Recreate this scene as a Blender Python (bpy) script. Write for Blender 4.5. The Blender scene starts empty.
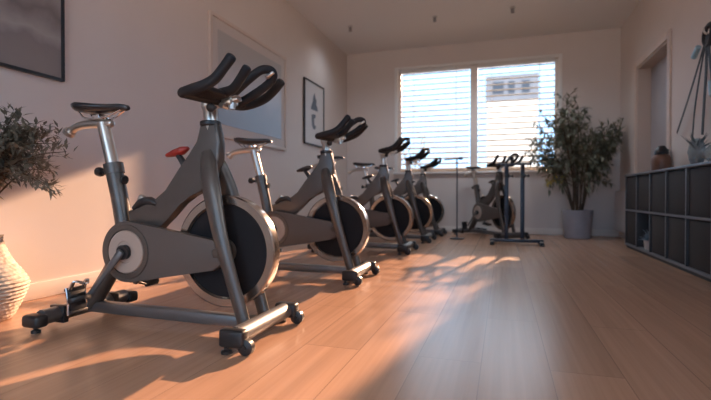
import bpy, bmesh, math, random
from mathutils import Vector, Matrix, Quaternion

PI = math.pi
SC = bpy.context.scene
COL = SC.collection
V = Vector

# ------------------------------------------------------------------ materials
def newmat(name):
    m = bpy.data.materials.new(name); m.use_nodes = True
    nt = m.node_tree; b = nt.nodes['Principled BSDF']
    return m, nt, b

def mat(name, col, rough=0.5, metal=0.0, coat=0.0, spec=0.5, bump=0.0, bscale=60.0, var=0.0, vscale=8.0, sheen=0.0):
    m, nt, b = newmat(name)
    b.inputs['Base Color'].default_value = (*col, 1)
    b.inputs['Roughness'].default_value = rough
    b.inputs['Metallic'].default_value = metal
    b.inputs['Specular IOR Level'].default_value = spec
    if coat: b.inputs['Coat Weight'].default_value = coat; b.inputs['Coat Roughness'].default_value = 0.15
    if sheen: b.inputs['Sheen Weight'].default_value = sheen
    tc = nt.nodes.new('ShaderNodeTexCoord')
    if var:
        n = nt.nodes.new('ShaderNodeTexNoise'); n.inputs['Scale'].default_value = vscale; n.inputs['Detail'].default_value = 5
        nt.links.new(tc.outputs['Object'], n.inputs['Vector'])
        r = nt.nodes.new('ShaderNodeValToRGB')
        r.color_ramp.elements[0].position = .3; r.color_ramp.elements[1].position = .7
        r.color_ramp.elements[0].color = (*[c*(1-var) for c in col], 1)
        r.color_ramp.elements[1].color = (*[min(1, c*(1+var)) for c in col], 1)
        nt.links.new(n.outputs['Fac'], r.inputs['Fac']); nt.links.new(r.outputs['Color'], b.inputs['Base Color'])
    if bump:
        n2 = nt.nodes.new('ShaderNodeTexNoise'); n2.inputs['Scale'].default_value = bscale; n2.inputs['Detail'].default_value = 3
        nt.links.new(tc.outputs['Object'], n2.inputs['Vector'])
        bp = nt.nodes.new('ShaderNodeBump'); bp.inputs['Strength'].default_value = bump; bp.inputs['Distance'].default_value = .004
        nt.links.new(n2.outputs['Fac'], bp.inputs['Height']); nt.links.new(bp.outputs['Normal'], b.inputs['Normal'])
    return m

M = {}
M['wall'] = mat('wall_paint', (.69, .62, .585), .75, bump=.15, bscale=140, var=.015, vscale=3)
M['ceiling'] = mat('ceiling_paint', (.80, .78, .78), .85)
M['base'] = mat('baseboard_paint', (.80, .73, .67), .45)
M['frame_grey'] = mat('bike_grey_paint', (.098, .086, .080), .36, metal=.35, coat=.3, var=.05, vscale=20)
M['guard_grey'] = mat('bike_guard_plastic', (.105, .086, .078), .5, bump=.05, bscale=200)
M['base_grey'] = mat('bike_base_steel', (.15, .15, .158), .38, metal=.5, coat=.2)
M['disc_beige'] = mat('crank_cover_beige', (.46, .37, .32), .45)
M['silver'] = mat('brushed_silver', (.62, .58, .54), .28, metal=.9)
M['rim'] = mat('flywheel_rim_metal', (.48, .42, .38), .18, metal=.95)
M['chrome'] = mat('chrome', (.75, .73, .72), .12, metal=1.0)
M['black_foam'] = mat('black_foam', (.018, .018, .021), .55, spec=.3, bump=.2, bscale=300)
M['black_plastic'] = mat('black_plastic', (.020, .020, .023), .38)
M['disc_black'] = mat('flywheel_black', (.010, .010, .013), .6, spec=.25, var=.1, vscale=15)
M['saddle'] = mat('saddle_black', (.020, .020, .024), .28, coat=.4)
M['red'] = mat('red_plastic', (.32, .025, .02), .35)
M['white_frame'] = mat('window_frame_white', (.80, .79, .78), .4)
M['slat'] = mat('blind_slat', (.55, .46, .36), .5)
M['trimwood'] = mat('door_trim_wood', (.66, .55, .48), .5, var=.06, vscale=6)
M['jamb'] = mat('door_jamb_wood', (.56, .46, .40), .5)
M['doorgrey'] = mat('door_leaf_grey', (.42, .41, .44), .5)
M['cab'] = mat('shelf_blue_grey', (.16, .175, .205), .38)
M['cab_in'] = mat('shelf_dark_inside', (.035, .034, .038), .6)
M['bin'] = mat('bin_dark_fabric', (.022, .019, .021), .8, bump=.5, bscale=250)
M['pot'] = mat('pot_grey', (.29, .285, .32), .6, bump=.2, bscale=60, var=.08)
M['soil'] = mat('soil', (.045, .03, .02), .95, bump=.8, bscale=80)
M['leaf_r'] = mat('leaf_dark_green', (.19, .195, .14), .5, var=.35, vscale=4)
M['leaf_y'] = mat('leaf_yellow', (.50, .38, .10), .5, var=.2)
M['leaf_o'] = mat('leaf_olive', (.17, .155, .12), .5, var=.3, vscale=6)
M['stem'] = mat('plant_stem', (.10, .065, .04), .7, var=.2, vscale=20)
M['fr_black'] = mat('picture_frame_black', (.022, .022, .026), .4)
M['fr_pale'] = mat('picture_frame_pale', (.64, .54, .48), .5)
M['mount'] = mat('picture_mount', (.62, .56, .53), .7)
M['brownjar'] = mat('brown_ceramic', (.16, .075, .045), .5, var=.2, vscale=12)
M['white_obj'] = mat('white_ceramic', (.60, .58, .57), .45)
M['spot'] = mat('spot_fitting_grey', (.30, .28, .28), .4)
M['strap'] = mat('black_strap', (.022, .022, .026), .6, bump=.3, bscale=400)
M['bluegrip'] = mat('blue_grey_grip', (.34, .50, .58), .3, metal=.4)
M['blueleaf'] = mat('blue_green_leaf', (.09, .13, .15), .45, var=.2)
M['paleblue'] = mat('pale_blue_leaf', (.30, .38, .46), .45, var=.25)
M['stand'] = mat('stand_dark_blue', (.030, .040, .062), .4, metal=.3)
M['radiator'] = mat('radiator_white', (.50, .49, .50), .4)
M['facade'] = mat('facade_white', (.82, .80, .76), .8)
M['facade_grey'] = mat('facade_blue_grey', (.17, .19, .23), .7, var=.1, vscale=.5)
M['ext_glass'] = mat('facade_window_glass', (.05, .06, .08), .15)
M['ground'] = mat('outdoor_paving', (.60, .58, .55), .9, var=.1, vscale=1)

def thin_glass():
    m = bpy.data.materials.new('window_glass'); m.use_nodes = True; nt = m.node_tree
    nt.nodes.remove(nt.nodes['Principled BSDF']); out = nt.nodes['Material Output']
    t = nt.nodes.new('ShaderNodeBsdfTransparent'); t.inputs[0].default_value = (.97, .98, .98, 1)
    g = nt.nodes.new('ShaderNodeBsdfGlossy'); g.inputs['Roughness'].default_value = .02
    f = nt.nodes.new('ShaderNodeFresnel'); f.inputs['IOR'].default_value = 1.3
    x = nt.nodes.new('ShaderNodeMixShader')
    nt.links.new(f.outputs[0], x.inputs[0]); nt.links.new(t.outputs[0], x.inputs[1]); nt.links.new(g.outputs[0], x.inputs[2])
    nt.links.new(x.outputs[0], out.inputs['Surface'])
    return m
M['glass'] = thin_glass()

def vase_glass():
    m, nt, b = newmat('blue_tinted_glass')
    b.inputs['Base Color'].default_value = (.72, .86, .92, 1); b.inputs['Roughness'].default_value = .08
    b.inputs['Transmission Weight'].default_value = .75; b.inputs['IOR'].default_value = 1.3
    return m
M['vase_glass'] = vase_glass()

def floor_mat():
    m, nt, b = newmat('oak_plank_floor'); N = nt.nodes; Lk = nt.links
    tc = N.new('ShaderNodeTexCoord'); sep = N.new('ShaderNodeSeparateXYZ'); Lk.new(tc.outputs['Object'], sep.inputs[0])
    ax = N.new('ShaderNodeMath'); ax.operation = 'ADD'; ax.inputs[1].default_value = 20*.235 - .16; Lk.new(sep.outputs['X'], ax.inputs[0])
    ay = N.new('ShaderNodeMath'); ay.operation = 'ADD'; ay.inputs[1].default_value = 13.35; Lk.new(sep.outputs['Y'], ay.inputs[0])
    cb = N.new('ShaderNodeCombineXYZ'); Lk.new(ay.outputs[0], cb.inputs['X']); Lk.new(ax.outputs[0], cb.inputs['Y'])
    br = N.new('ShaderNodeTexBrick'); Lk.new(cb.outputs[0], br.inputs['Vector'])
    br.inputs['Scale'].default_value = 1.0; br.inputs['Brick Width'].default_value = 1.75; br.inputs['Row Height'].default_value = .235
    br.inputs['Mortar Size'].default_value = .0016; br.inputs['Mortar Smooth'].default_value = .1; br.inputs['Bias'].default_value = 0
    br.offset = .37; br.offset_frequency = 2
    br.inputs['Color1'].default_value = (0, 0, 0, 1); br.inputs['Color2'].default_value = (1, 1, 1, 1); br.inputs['Mortar'].default_value = (.5, .5, .5, 1)
    # grain: noise stretched along the plank, shifted from plank to plank
    sh = N.new('ShaderNodeMath'); sh.operation = 'MULTIPLY'; sh.inputs[1].default_value = 37.0; Lk.new(br.outputs['Color'], sh.inputs[0])
    sx = N.new('ShaderNodeMath'); sx.operation = 'MULTIPLY'; sx.inputs[1].default_value = 22.0; Lk.new(sep.outputs['X'], sx.inputs[0])
    y3 = N.new('ShaderNodeMath'); y3.operation = 'MULTIPLY'; y3.inputs[1].default_value = .35; Lk.new(sep.outputs['Y'], y3.inputs[0])
    y4 = N.new('ShaderNodeMath'); y4.operation = 'MULTIPLY'; y4.inputs[1].default_value = .55; Lk.new(sep.outputs['Y'], y4.inputs[0])
    cg = N.new('ShaderNodeCombineXYZ'); Lk.new(sx.outputs[0], cg.inputs['X']); Lk.new(y4.outputs[0], cg.inputs['Y']); Lk.new(sh.outputs[0], cg.inputs['Z'])
    n1 = N.new('ShaderNodeTexNoise'); n1.inputs['Scale'].default_value = 1.3; n1.inputs['Detail'].default_value = 3.5; n1.inputs['Roughness'].default_value = .6
    Lk.new(cg.outputs[0], n1.inputs['Vector'])
    cg2 = N.new('ShaderNodeCombineXYZ'); Lk.new(sx.outputs[0], cg2.inputs['X']); Lk.new(y3.outputs[0], cg2.inputs['Y']); Lk.new(sh.outputs[0], cg2.inputs['Z'])
    n2 = N.new('ShaderNodeTexNoise'); n2.inputs['Scale'].default_value = 3; n2.inputs['Detail'].default_value = 2; Lk.new(cg2.outputs[0], n2.inputs['Vector'])
    r = N.new('ShaderNodeValToRGB'); e = r.color_ramp.elements
    e[0].position = .25; e[0].color = (.375, .228, .155, 1); e[1].position = .9; e[1].color = (.53, .325, .225, 1)
    Lk.new(n1.outputs['Fac'], r.inputs['Fac'])
    t = N.new('ShaderNodeMix'); t.data_type = 'RGBA'; t.blend_type = 'MULTIPLY'; t.inputs['Factor'].default_value = 1
    tr = N.new('ShaderNodeValToRGB'); tr.color_ramp.elements[0].color = (.90, .89, .88, 1); tr.color_ramp.elements[1].color = (1.12, 1.10, 1.08, 1)
    Lk.new(br.outputs['Color'], tr.inputs['Fac'])
    Lk.new(r.outputs['Color'], t.inputs['A']); Lk.new(tr.outputs['Color'], t.inputs['B'])
    fg = N.new('ShaderNodeValToRGB'); fg.color_ramp.elements[0].position = .2; fg.color_ramp.elements[0].color = (.93, .92, .91, 1)
    fg.color_ramp.elements[1].position = .8; fg.color_ramp.elements[1].color = (1, 1, 1, 1); Lk.new(n2.outputs['Fac'], fg.inputs['Fac'])
    t2 = N.new('ShaderNodeMix'); t2.data_type = 'RGBA'; t2.blend_type = 'MULTIPLY'; t2.inputs['Factor'].default_value = .8
    Lk.new(t.outputs['Result'], t2.inputs['A']); Lk.new(fg.outputs['Color'], t2.inputs['B'])
    mo = N.new('ShaderNodeMix'); mo.data_type = 'RGBA'; Lk.new(br.outputs['Fac'], mo.inputs['Factor'])
    Lk.new(t2.outputs['Result'], mo.inputs['A']); mo.inputs['B'].default_value = (.27, .165, .115, 1)
    Lk.new(mo.outputs['Result'], b.inputs['Base Color'])
    rr = N.new('ShaderNodeMapRange'); rr.inputs['To Min'].default_value = .27; rr.inputs['To Max'].default_value = .27; Lk.new(n1.outputs['Fac'], rr.inputs['Value'])
    Lk.new(rr.outputs[0], b.inputs['Roughness'])
    b.inputs['Specular IOR Level'].default_value = .8
    bp = N.new('ShaderNodeBump'); bp.inputs['Strength'].default_value = .04; bp.inputs['Distance'].default_value = .0004
    return m
M['floor'] = floor_mat()

def print_mat(name, kind):
    """printed pictures: misty ridges / flat pale print (object coords: x along the wall 0..1, z 0..1)"""
    m, nt, b = newmat(name); N = nt.nodes; Lk = nt.links
    tc = N.new('ShaderNodeTexCoord'); sep = N.new('ShaderNodeSeparateXYZ'); Lk.new(tc.outputs['Generated'], sep.inputs[0])
    nz = N.new('ShaderNodeTexNoise'); nz.inputs['Scale'].default_value = 2.6; nz.inputs['Detail'].default_value = 7
    Lk.new(tc.outputs['Generated'], nz.inputs['Vector'])
    ad = N.new('ShaderNodeMath'); ad.operation = 'MULTIPLY_ADD'; ad.inputs[1].default_value = .55
    Lk.new(nz.outputs['Fac'], ad.inputs[0]); Lk.new(sep.outputs['Z'], ad.inputs[2])
    r = N.new('ShaderNodeValToRGB'); r.color_ramp.interpolation = 'LINEAR'; e = r.color_ramp.elements
    if kind == 'mountain':
        cols = [(.0, (.34, .29, .27)), (.38, (.24, .21, .21)), (.46, (.38, .34, .33)), (.60, (.19, .165, .165)), (.72, (.36, .32, .31)), (1.0, (.29, .25, .24))]
    else:
        cols = [(.0, (.26, .28, .32)), (.45, (.34, .36, .40)), (.62, (.42, .42, .44)), (.75, (.54, .51, .49)), (.95, (.48, .46, .45)), (1.0, (.46, .44, .43))]
    e[0].position = 0; e[0].color = (*cols[0][1], 1); e[1].position = 1; e[1].color = (*cols[-1][1], 1)
    for p, c in cols[1:-1]:
        k = r.color_ramp.elements.new(p); k.color = (*c, 1)
    Lk.new(ad.outputs[0], r.inputs['Fac']); Lk.new(r.outputs['Color'], b.inputs['Base Color'])
    b.inputs['Roughness'].default_value = .35
    return m
M['print_mountain'] = print_mat('misty_mountain_print', 'mountain')
M['print_sea'] = print_mat('hazy_blue_print', 'sea')
M['print_paper'] = mat('print_paper', (.58, .55, .54), .5)
M['print_ink'] = mat('print_ink', (.10, .12, .15), .6)

def weave_mat():
    m, nt, b = newmat('woven_fibre'); N = nt.nodes; Lk = nt.links
    tc = N.new('ShaderNodeTexCoord')
    n = N.new('ShaderNodeTexNoise'); n.inputs['Scale'].default_value = 45; n.inputs['Detail'].default_value = 4; Lk.new(tc.outputs['Object'], n.inputs['Vector'])
    r = N.new('ShaderNodeValToRGB'); r.color_ramp.elements[0].color = (.36, .28, .22, 1); r.color_ramp.elements[1].color = (.66, .56, .47, 1)
    r.color_ramp.elements[0].position = .3; r.color_ramp.elements[1].position = .65
    Lk.new(n.outputs['Fac'], r.inputs['Fac']); Lk.new(r.outputs['Color'], b.inputs['Base Color']); b.inputs['Roughness'].default_value = .8
    bp = N.new('ShaderNodeBump'); bp.inputs['Strength'].default_value = .35; bp.inputs['Distance'].default_value = .004
    Lk.new(n.outputs['Fac'], bp.inputs['Height']); Lk.new(bp.outputs['Normal'], b.inputs['Normal'])
    return m
M['weave'] = weave_mat()

# ------------------------------------------------------------------ object helpers
def obj(name, bm, m, parent=None, angle=38, mats=None):
    bmesh.ops.recalc_face_normals(bm, faces=bm.faces)
    me = bpy.data.meshes.new(name); bm.to_mesh(me); bm.free()
    me.materials.append(M[m] if isinstance(m, str) else m)
    for x in (mats or []): me.materials.append(M[x])
    me.shade_smooth(); me.set_sharp_from_angle(angle=math.radians(angle))
    o = bpy.data.objects.new(name, me); COL.objects.link(o)
    if parent: o.parent = parent
    return o

def thing(name, label, cat, loc=(0, 0, 0), rotz=0, group=None):
    o = bpy.data.objects.new(name, None); COL.objects.link(o); o.empty_display_size = .1
    o.location = loc; o.rotation_euler = (0, 0, rotz); o['label'] = label; o['category'] = cat
    if group: o['group'] = group
    return o

def tag(o, label, cat, group=None):
    o['label'] = label; o['category'] = cat
    if group: o['group'] = group
    return o

def struct(name, bm, m, parent=None, angle=38):
    o = obj(name, bm, m, parent, angle)
    if not parent: o['kind'] = 'structure'
    return o

# ------------------------------------------------------------------ shape helpers
def BM(): return bmesh.new()

def box(bm, x0, x1, y0, y1, z0, z1, bev=0.0, seg=2, mtx=None, mi=0):
    vs = [bm.verts.new((x, y, z)) for x in (x0, x1) for y in (y0, y1) for z in (z0, z1)]
    F = [(0, 1, 3, 2), (4, 6, 7, 5), (0, 4, 5, 1), (2, 3, 7, 6), (0, 2, 6, 4), (1, 5, 7, 3)]
    fs = [bm.faces.new([vs[i] for i in f]) for f in F]
    for f in fs: f.material_index = mi
    allv = vs
    if bev:
        es = list({e for f in fs for e in f.edges})
        r = bmesh.ops.bevel(bm, geom=es, offset=bev, segments=seg, affect='EDGES', profile=.5)
        allv = list({v for f in r['faces'] for v in f.verts} | {v for v in vs if v.is_valid})
    if mtx is not None:
        for v in allv: v.co = mtx @ v.co
    return allv

def cbox(bm, c, s, bev=0.0, rot=None, seg=2):
    mtx = Matrix.Translation(V(c))
    if rot is not None: mtx = mtx @ rot
    return box(bm, -s[0]/2, s[0]/2, -s[1]/2, s[1]/2, -s[2]/2, s[2]/2, bev, seg, mtx)

def smooth_path(pts, rad, sub=5):
    pts = [V(p) for p in pts]; n = len(pts)
    if n < 3 or sub < 2: return pts, rad
    P, R = [], []
    for i in range(n-1):
        p0 = pts[i-1] if i else pts[0]*2-pts[1]; p1 = pts[i]; p2 = pts[i+1]; p3 = pts[i+2] if i+2 < n else pts[-1]*2-pts[-2]
        for k in range(sub):
            t = k/sub
            P.append(.5*((2*p1)+(p2-p0)*t+(2*p0-5*p1+4*p2-p3)*t*t+(3*p1-p0-3*p2+p3)*t**3))
            R.append(rad[i]*(1-t)+rad[i+1]*t)
    P.append(pts[-1]); R.append(rad[-1])
    return P, R

def tube(bm, pts, r, n=14, sub=5, flat=1.0, side=None, caps=True, roundcap=False, square=0.0):
    """tube along pts; flat scales the section across 'side' (a fixed vector); square>0 squares the section"""
    if not isinstance(r, (list, tuple)): r = [r]*len(pts)
    P, R = smooth_path(pts, list(r), sub)
    if roundcap:
        d0 = (P[0]-P[1]).normalized(); d1 = (P[-1]-P[-2]).normalized(); a, b = R[0], R[-1]
        P = [P[0]+d0*a*.55, P[0]+d0*a*.38] + P + [P[-1]+d1*b*.38, P[-1]+d1*b*.55]
        R = [a*.35, a*.8] + R + [b*.8, b*.35]
    rings = []; prev = None
    for i, p in enumerate(P):
        t = (P[min(i+1, len(P)-1)]-P[max(i-1, 0)]).normalized()
        if side is not None:
            u = V(side); u = (u-t*u.dot(t)).normalized()
        else:
            if prev is None:
                ref = V((0, 0, 1)) if abs(t.z) < .9 else V((1, 0, 0)); u = t.cross(ref).normalized()
            else:
                u = (prev-t*prev.dot(t)).normalized()
            prev = u
        w = t.cross(u)
        ring = []
        for k in range(n):
            a = 2*PI*(k+.5)/n; c, s = math.cos(a), math.sin(a)
            if square:
                q = (abs(c)**(2/(1-square)*.5)+abs(s)**(2/(1-square)*.5))**(-(1-square)) if square < 1 else 1
                c, s = c*q, s*q
            ring.append(bm.verts.new(p+u*(c*R[i]*flat)+w*(s*R[i])))
        rings.append(ring)
    for a, b in zip(rings, rings[1:]):
        for k in range(n): bm.faces.new((a[k], a[(k+1) % n], b[(k+1) % n], b[k]))
    if caps:
        bm.faces.new(rings[0][::-1]); bm.faces.new(rings[-1])
    return rings

def rbar(bm, a, b, w, h, bev=.008, up=(0, 0, 1)):
    """rectangular bar from a to b: w across, h along 'up'"""
    a, b = V(a), V(b); t = (b-a); L = t.length; t.normalize()
    u = V(up); u = (u-t*u.dot(t)).normalized(); s = u.cross(t)
    mtx = Matrix((( t.x, s.x, u.x, (a.x+b.x)/2), (t.y, s.y, u.y, (a.y+b.y)/2), (t.z, s.z, u.z, (a.z+b.z)/2), (0, 0, 0, 1)))
    return box(bm, -L/2, L/2, -w/2, w/2, -h/2, h/2, bev, 2, mtx)

def lathe(bm, prof, n=32, mtx=None, fn=None, closed=False):
    """prof [(r,h)]: h along local z"""
    rings = []
    for r, h in prof:
        ring = []
        for k in range(n):
            a = 2*PI*k/n; rr = r if fn is None else r*fn(a, h)
            co = V((rr*math.cos(a), rr*math.sin(a), h))
            if mtx is not None: co = mtx @ co
            ring.append(bm.verts.new(co))
        rings.append(ring)
    pairs = list(zip(rings, rings[1:]))
    if closed: pairs.append((rings[-1], rings[0]))
    for a, b in pairs:
        for k in range(n): bm.faces.new((a[k], a[(k+1) % n], b[(k+1) % n], b[k]))
    if not closed:
        bm.faces.new(rings[0][::-1]); bm.faces.new(rings[-1])

def yaxis(c):   # maps local z to world y, centred at c
    return Matrix.Translation(V(c)) @ Matrix.Rotation(-PI/2, 4, 'X')
def axis_to(c, d):
    return Matrix.Translation(V(c)) @ V((0, 0, 1)).rotation_difference(V(d).normalized()).to_matrix().to_4x4()

def plate(bm, outline, y0, y1, bev=.008, seg=2):
    """outline [(x,z)] extruded between y0 and y1, edges rounded"""
    a = [bm.verts.new((x, y0, z)) for x, z in outline]; b = [bm.verts.new((x, y1, z)) for x, z in outline]
    n = len(a); fs = [bm.faces.new(a), bm.faces.new(b[::-1])]
    for k in range(n): fs.append(bm.faces.new((a[k], a[(k+1) % n], b[(k+1) % n], b[k])))
    if bev:
        es = list(fs[0].edges)+list(fs[1].edges)
        bmesh.ops.bevel(bm, geom=es, offset=bev, segments=seg, affect='EDGES', profile=.5)

def hull2(c0, r0, c1, r1, n=18):
    """outline of two circles joined by their tangents (x,z)"""
    c0, c1 = V((c0[0], c0[1])), V((c1[0], c1[1])); d = (c1-c0); L = d.length; th = math.atan2(d.y, d.x); al = math.acos((r0-r1)/L)
    out = []
    for k in range(n+1):
        a = th+al+(2*PI-2*al)*k/n; out.append((c0.x+r0*math.cos(a), c0.y+r0*math.sin(a)))
    for k in range(n//2+1):
        a = th-al+2*al*k/(n//2); out.append((c1.x+r1*math.cos(a), c1.y+r1*math.sin(a)))
    return out

# ------------------------------------------------------------------ the room
XL, XR, YB, YF, H = -2.65, 1.66, 7.75, -2.4, 3.11
T = .15
bm = BM(); box(bm, XL-T, XR+T, YF-T, YB+T, -.12, 0); struct('floor', bm, 'floor')
bm = BM(); box(bm, XL-T, XR+T, YF-T, YB+T, H, H+.15); struct('ceiling', bm, 'ceiling')
bm = BM(); box(bm, XL-T, XL, YF-T, YB+T, 0, H); struct('wall_left', bm, 'wall')
# back wall with the wide window
WX0, WX1, WZ0, WZ1 = -1.735, .815, 1.01, 2.76
bm = BM()
box(bm, XL, WX0, YB, YB+T, 0, H); box(bm, WX1, XR, YB, YB+T, 0, H)
box(bm, WX0, WX1, YB, YB+T, 0, WZ0); box(bm, WX0, WX1, YB, YB+T, WZ1, H); struct('wall_back', bm, 'wall')
# right wall with the doorway
DY0, DY1, DZ = 5.64, 6.84, 2.27
GY0, GY1, GZ0, GZ1 = -.6, 2.4, 1.5, 2.45        # unseen glazing added further forward in the right wall, for fill light
bm = BM()
box(bm, XR, XR+T, GY1, DY0, 0, H); box(bm, XR, XR+T, DY1, YB+T, 0, H); box(bm, XR, XR+T, DY0, DY1, DZ, H)
box(bm, XR, XR+T, YF-T, GY0, 0, H); box(bm, XR, XR+T, GY0, GY1, 0, GZ0); box(bm, XR, XR+T, GY0, GY1, GZ1, H)
struct('wall_right', bm, 'wall')
# wall behind the viewer, with a wide glazed opening added to brighten the room
FX0, FX1, FZ0, FZ1 = -2.5, 1.5, .1, 2.98
bm = BM()
box(bm, XL, FX0, YF-T, YF, 0, H); box(bm, FX1, XR, YF-T, YF, 0, H)
box(bm, FX0, FX1, YF-T, YF, 0, FZ0); box(bm, FX0, FX1, YF-T, YF, FZ1, H); struct('wall_front', bm, 'wall')

def window(name, x0, x1, z0, z1, y, mull, fw=.05, dy=.05):
    bm = BM()
    box(bm, x0, x0+fw, y, y+dy, z0, z1, .006); box(bm, x1-fw, x1, y, y+dy, z0, z1, .006)
    box(bm, x0+fw, x1-fw, y, y+dy, z0, z0+fw, .006); box(bm, x0+fw, x1-fw, y, y+dy, z1-fw, z1, .006)
    w = struct(name, bm, 'white_frame')
    xs = [x0+fw]+[c for m_, h_ in mull for c in (m_-h_, m_+h_)]+[x1-fw]
    for m_, h_ in mull:
        bm = BM(); box(bm, m_-h_, m_+h_, y, y+dy, z0+fw, z1-fw, .006); obj('window_mullion', bm, 'white_frame', w)
    for k in range(0, len(xs), 2):
        bm = BM(); box(bm, xs[k]-.004, xs[k+1]+.004, y+dy*.45, y+dy*.45+.006, z0+fw-.004, z1-fw+.004); obj('pane', bm, 'glass', w)
    return w
w1 = window('window_1', WX0+.001, WX1-.001, WZ0+.001, WZ1-.001, YB+.09, [(-.465, .06)])
bm = BM()
for (a, b, c, d) in ((WX0-.045, WX0+.012, WZ0-.0, WZ1+.04), (WX1-.012, WX1+.045, WZ0-.0, WZ1+.04)):
    box(bm, a, b, YB-.018, YB-.001, c, d, .004)
box(bm, WX0+.012, WX1-.012, YB-.018, YB-.001, WZ1-.012, WZ1+.04, .004)
obj('window_casing', bm, 'white_frame', w1)
bm = BM(); box(bm, WX0-.06, WX1+.06, YB-.05, YB-.001, WZ0-.035, WZ0-.001, .006); obj('window_sill', bm, 'white_frame', w1)
window('fill_window_2', FX0+.001, FX1-.001, FZ0+.001, FZ1-.001, YF-.1, [(-.4, .04)])  # added out of view, lets in extra daylight as fill

bm = BM()
for a_, b_ in ((GY0+.001, GY0+.05), (1.22, 1.28), (GY1-.05, GY1-.001)): box(bm, XR+.08, XR+.13, a_, b_, GZ0+.05, GZ1-.05, .005)
box(bm, XR+.08, XR+.13, GY0+.001, GY1-.001, GZ0+.001, GZ0+.05, .005); box(bm, XR+.08, XR+.13, GY0+.001, GY1-.001, GZ1-.05, GZ1-.001, .005)
w3 = struct('fill_window_3', bm, 'white_frame')  # frame of the added side glazing, there only for fill light
for a_, b_ in ((GY0+.046, 1.224), (1.276, GY1-.046)):
    bm = BM(); box(bm, XR+.10, XR+.106, a_, b_, GZ0+.046, GZ1-.046); obj('pane', bm, 'glass', w3)
# unseen wing wall, added outside to keep the low sun off that glazing
bm = BM(); box(bm, XR+T+.001, XR+3.2, 3.5, 3.7, -.5, 3.3); struct('sun_block_wall', bm, 'facade')

# venetian blinds, one each side of the mullion
def blind(x0, x1, label):
    t = thing('venetian_blind', label, 'blind', ((x0+x1)/2, YB+.045, WZ0), 0, 'venetian blinds in the back window')
    hx = (x1-x0)/2; h = WZ1-WZ0
    bm = BM(); box(bm, -hx, hx, -.025, .025, h-.062, h-.006, .004); obj('headrail', bm, 'white_frame', t)
    bm = BM(); pitch = .0895; z = .05; tilt = math.radians(24.5)
    while z < h-.08:
        w = .037
        P = []
        for s in (-1, -.5, 0, .5, 1):
            P.append((w*s*math.cos(tilt), z+w*s*math.sin(tilt)+.004*(1-s*s)))
        for th in (0, 1): pass
        top = [[bm.verts.new((x, y, zz+.0035)) for y, zz in P] for x in (-hx+.004, hx-.004)]
        bot = [[bm.verts.new((x, y, zz-.0035)) for y, zz in P] for x in (-hx+.004, hx-.004)]
        for k in range(4):
            bm.faces.new((top[0][k], top[0][k+1], top[1][k+1], top[1][k])); bm.faces.new((bot[0][k], bot[1][k], bot[1][k+1], bot[0][k+1]))
        for e in (0, 1):
            bm.faces.new(top[e]+bot[e][::-1])
        for k in (0, 4): bm.faces.new((top[0][k], top[1][k], bot[1][k], bot[0][k]))
        z += pitch
    obj('slats', bm, 'slat', t)
    bm = BM(); box(bm, -hx+.002, hx-.002, -.022, .022, .003, .022, .003); obj('bottom_rail', bm, 'slat', t)
    for f in (-.62, .62):
        bm = BM()
        for yy in (-.040, .040): box(bm, f*hx-.002, f*hx+.002, yy-.001, yy+.001, .01, h-.02)
        obj('ladder_cord', bm, 'slat', t)
    bm = BM(); tube(bm, [(-hx+.06, -.04, h-.05), (-hx+.062, -.042, h-.5), (-hx+.06, -.04, h-.95)], .0025, 6, 3); obj('tilt_wand', bm, 'white_frame', t)
    return t
blind(WX0+.055, -.465-.065, 'white venetian blind in the left half of the back window')
blind(-.465+.065, WX1-.055, 'white venetian blind in the right half of the back window, partly behind the bushy plant')

# skirting boards
def skirt(name, x0, x1, y0, y1):
    bm = BM(); box(bm, x0, x1, y0, y1, 0.0005, .1, .004); struct(name, bm, 'base')
skirt('baseboard_left', XL+.0005, XL+.016, YF+.02, YB-.02)
skirt('baseboard_back', XL+.02, XR-.02, YB-.016, YB-.0005)
bm = BM(); box(bm, XR-.016, XR-.0005, YF+.02, DY0-.09, .0005, .1, .004); box(bm, XR-.016, XR-.0005, DY1+.09, YB-.02, .0005, .1, .004)
struct('baseboard_right', bm, 'base')

# doorway in the right wall: casing, deep jamb, grey leaf
bm = BM()
box(bm, XR-.022, XR-.0005, DY0-.08, DY0, 0.001, DZ+.08, .004); box(bm, XR-.022, XR-.0005, DY1, DY1+.08, .001, DZ+.08, .004)
box(bm, XR-.022, XR-.0005, DY0, DY1, DZ, DZ+.08, .004)
struct('trim_1', bm, 'trimwood')
bm = BM()
box(bm, XR, XR+.2, DY0+.0005, DY0+.02, .001, DZ-.001); box(bm, XR, XR+.2, DY1-.02, DY1-.0005, .001, DZ-.001); box(bm, XR, XR+.2, DY0+.02, DY1-.02, DZ-.02, DZ-.001)
struct('trim_2', bm, 'jamb')
bm = BM(); box(bm, XR+.15, XR+.19, DY0+.022, DY1-.022, .004, DZ-.022, .003)
d1 = struct('door_1', bm, 'doorgrey')
bm = BM(); rbar(bm, (XR+.135, DY0+.12, 1.02), (XR+.135, DY0+.24, 1.02), .012, .018, .004); lathe(bm, [(.012, 0), (.012, .03)], 12, axis_to((XR+.125, DY0+.11, 1.02), (1, 0, 0)))
obj('door_handle', bm, 'silver', d1)

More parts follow.
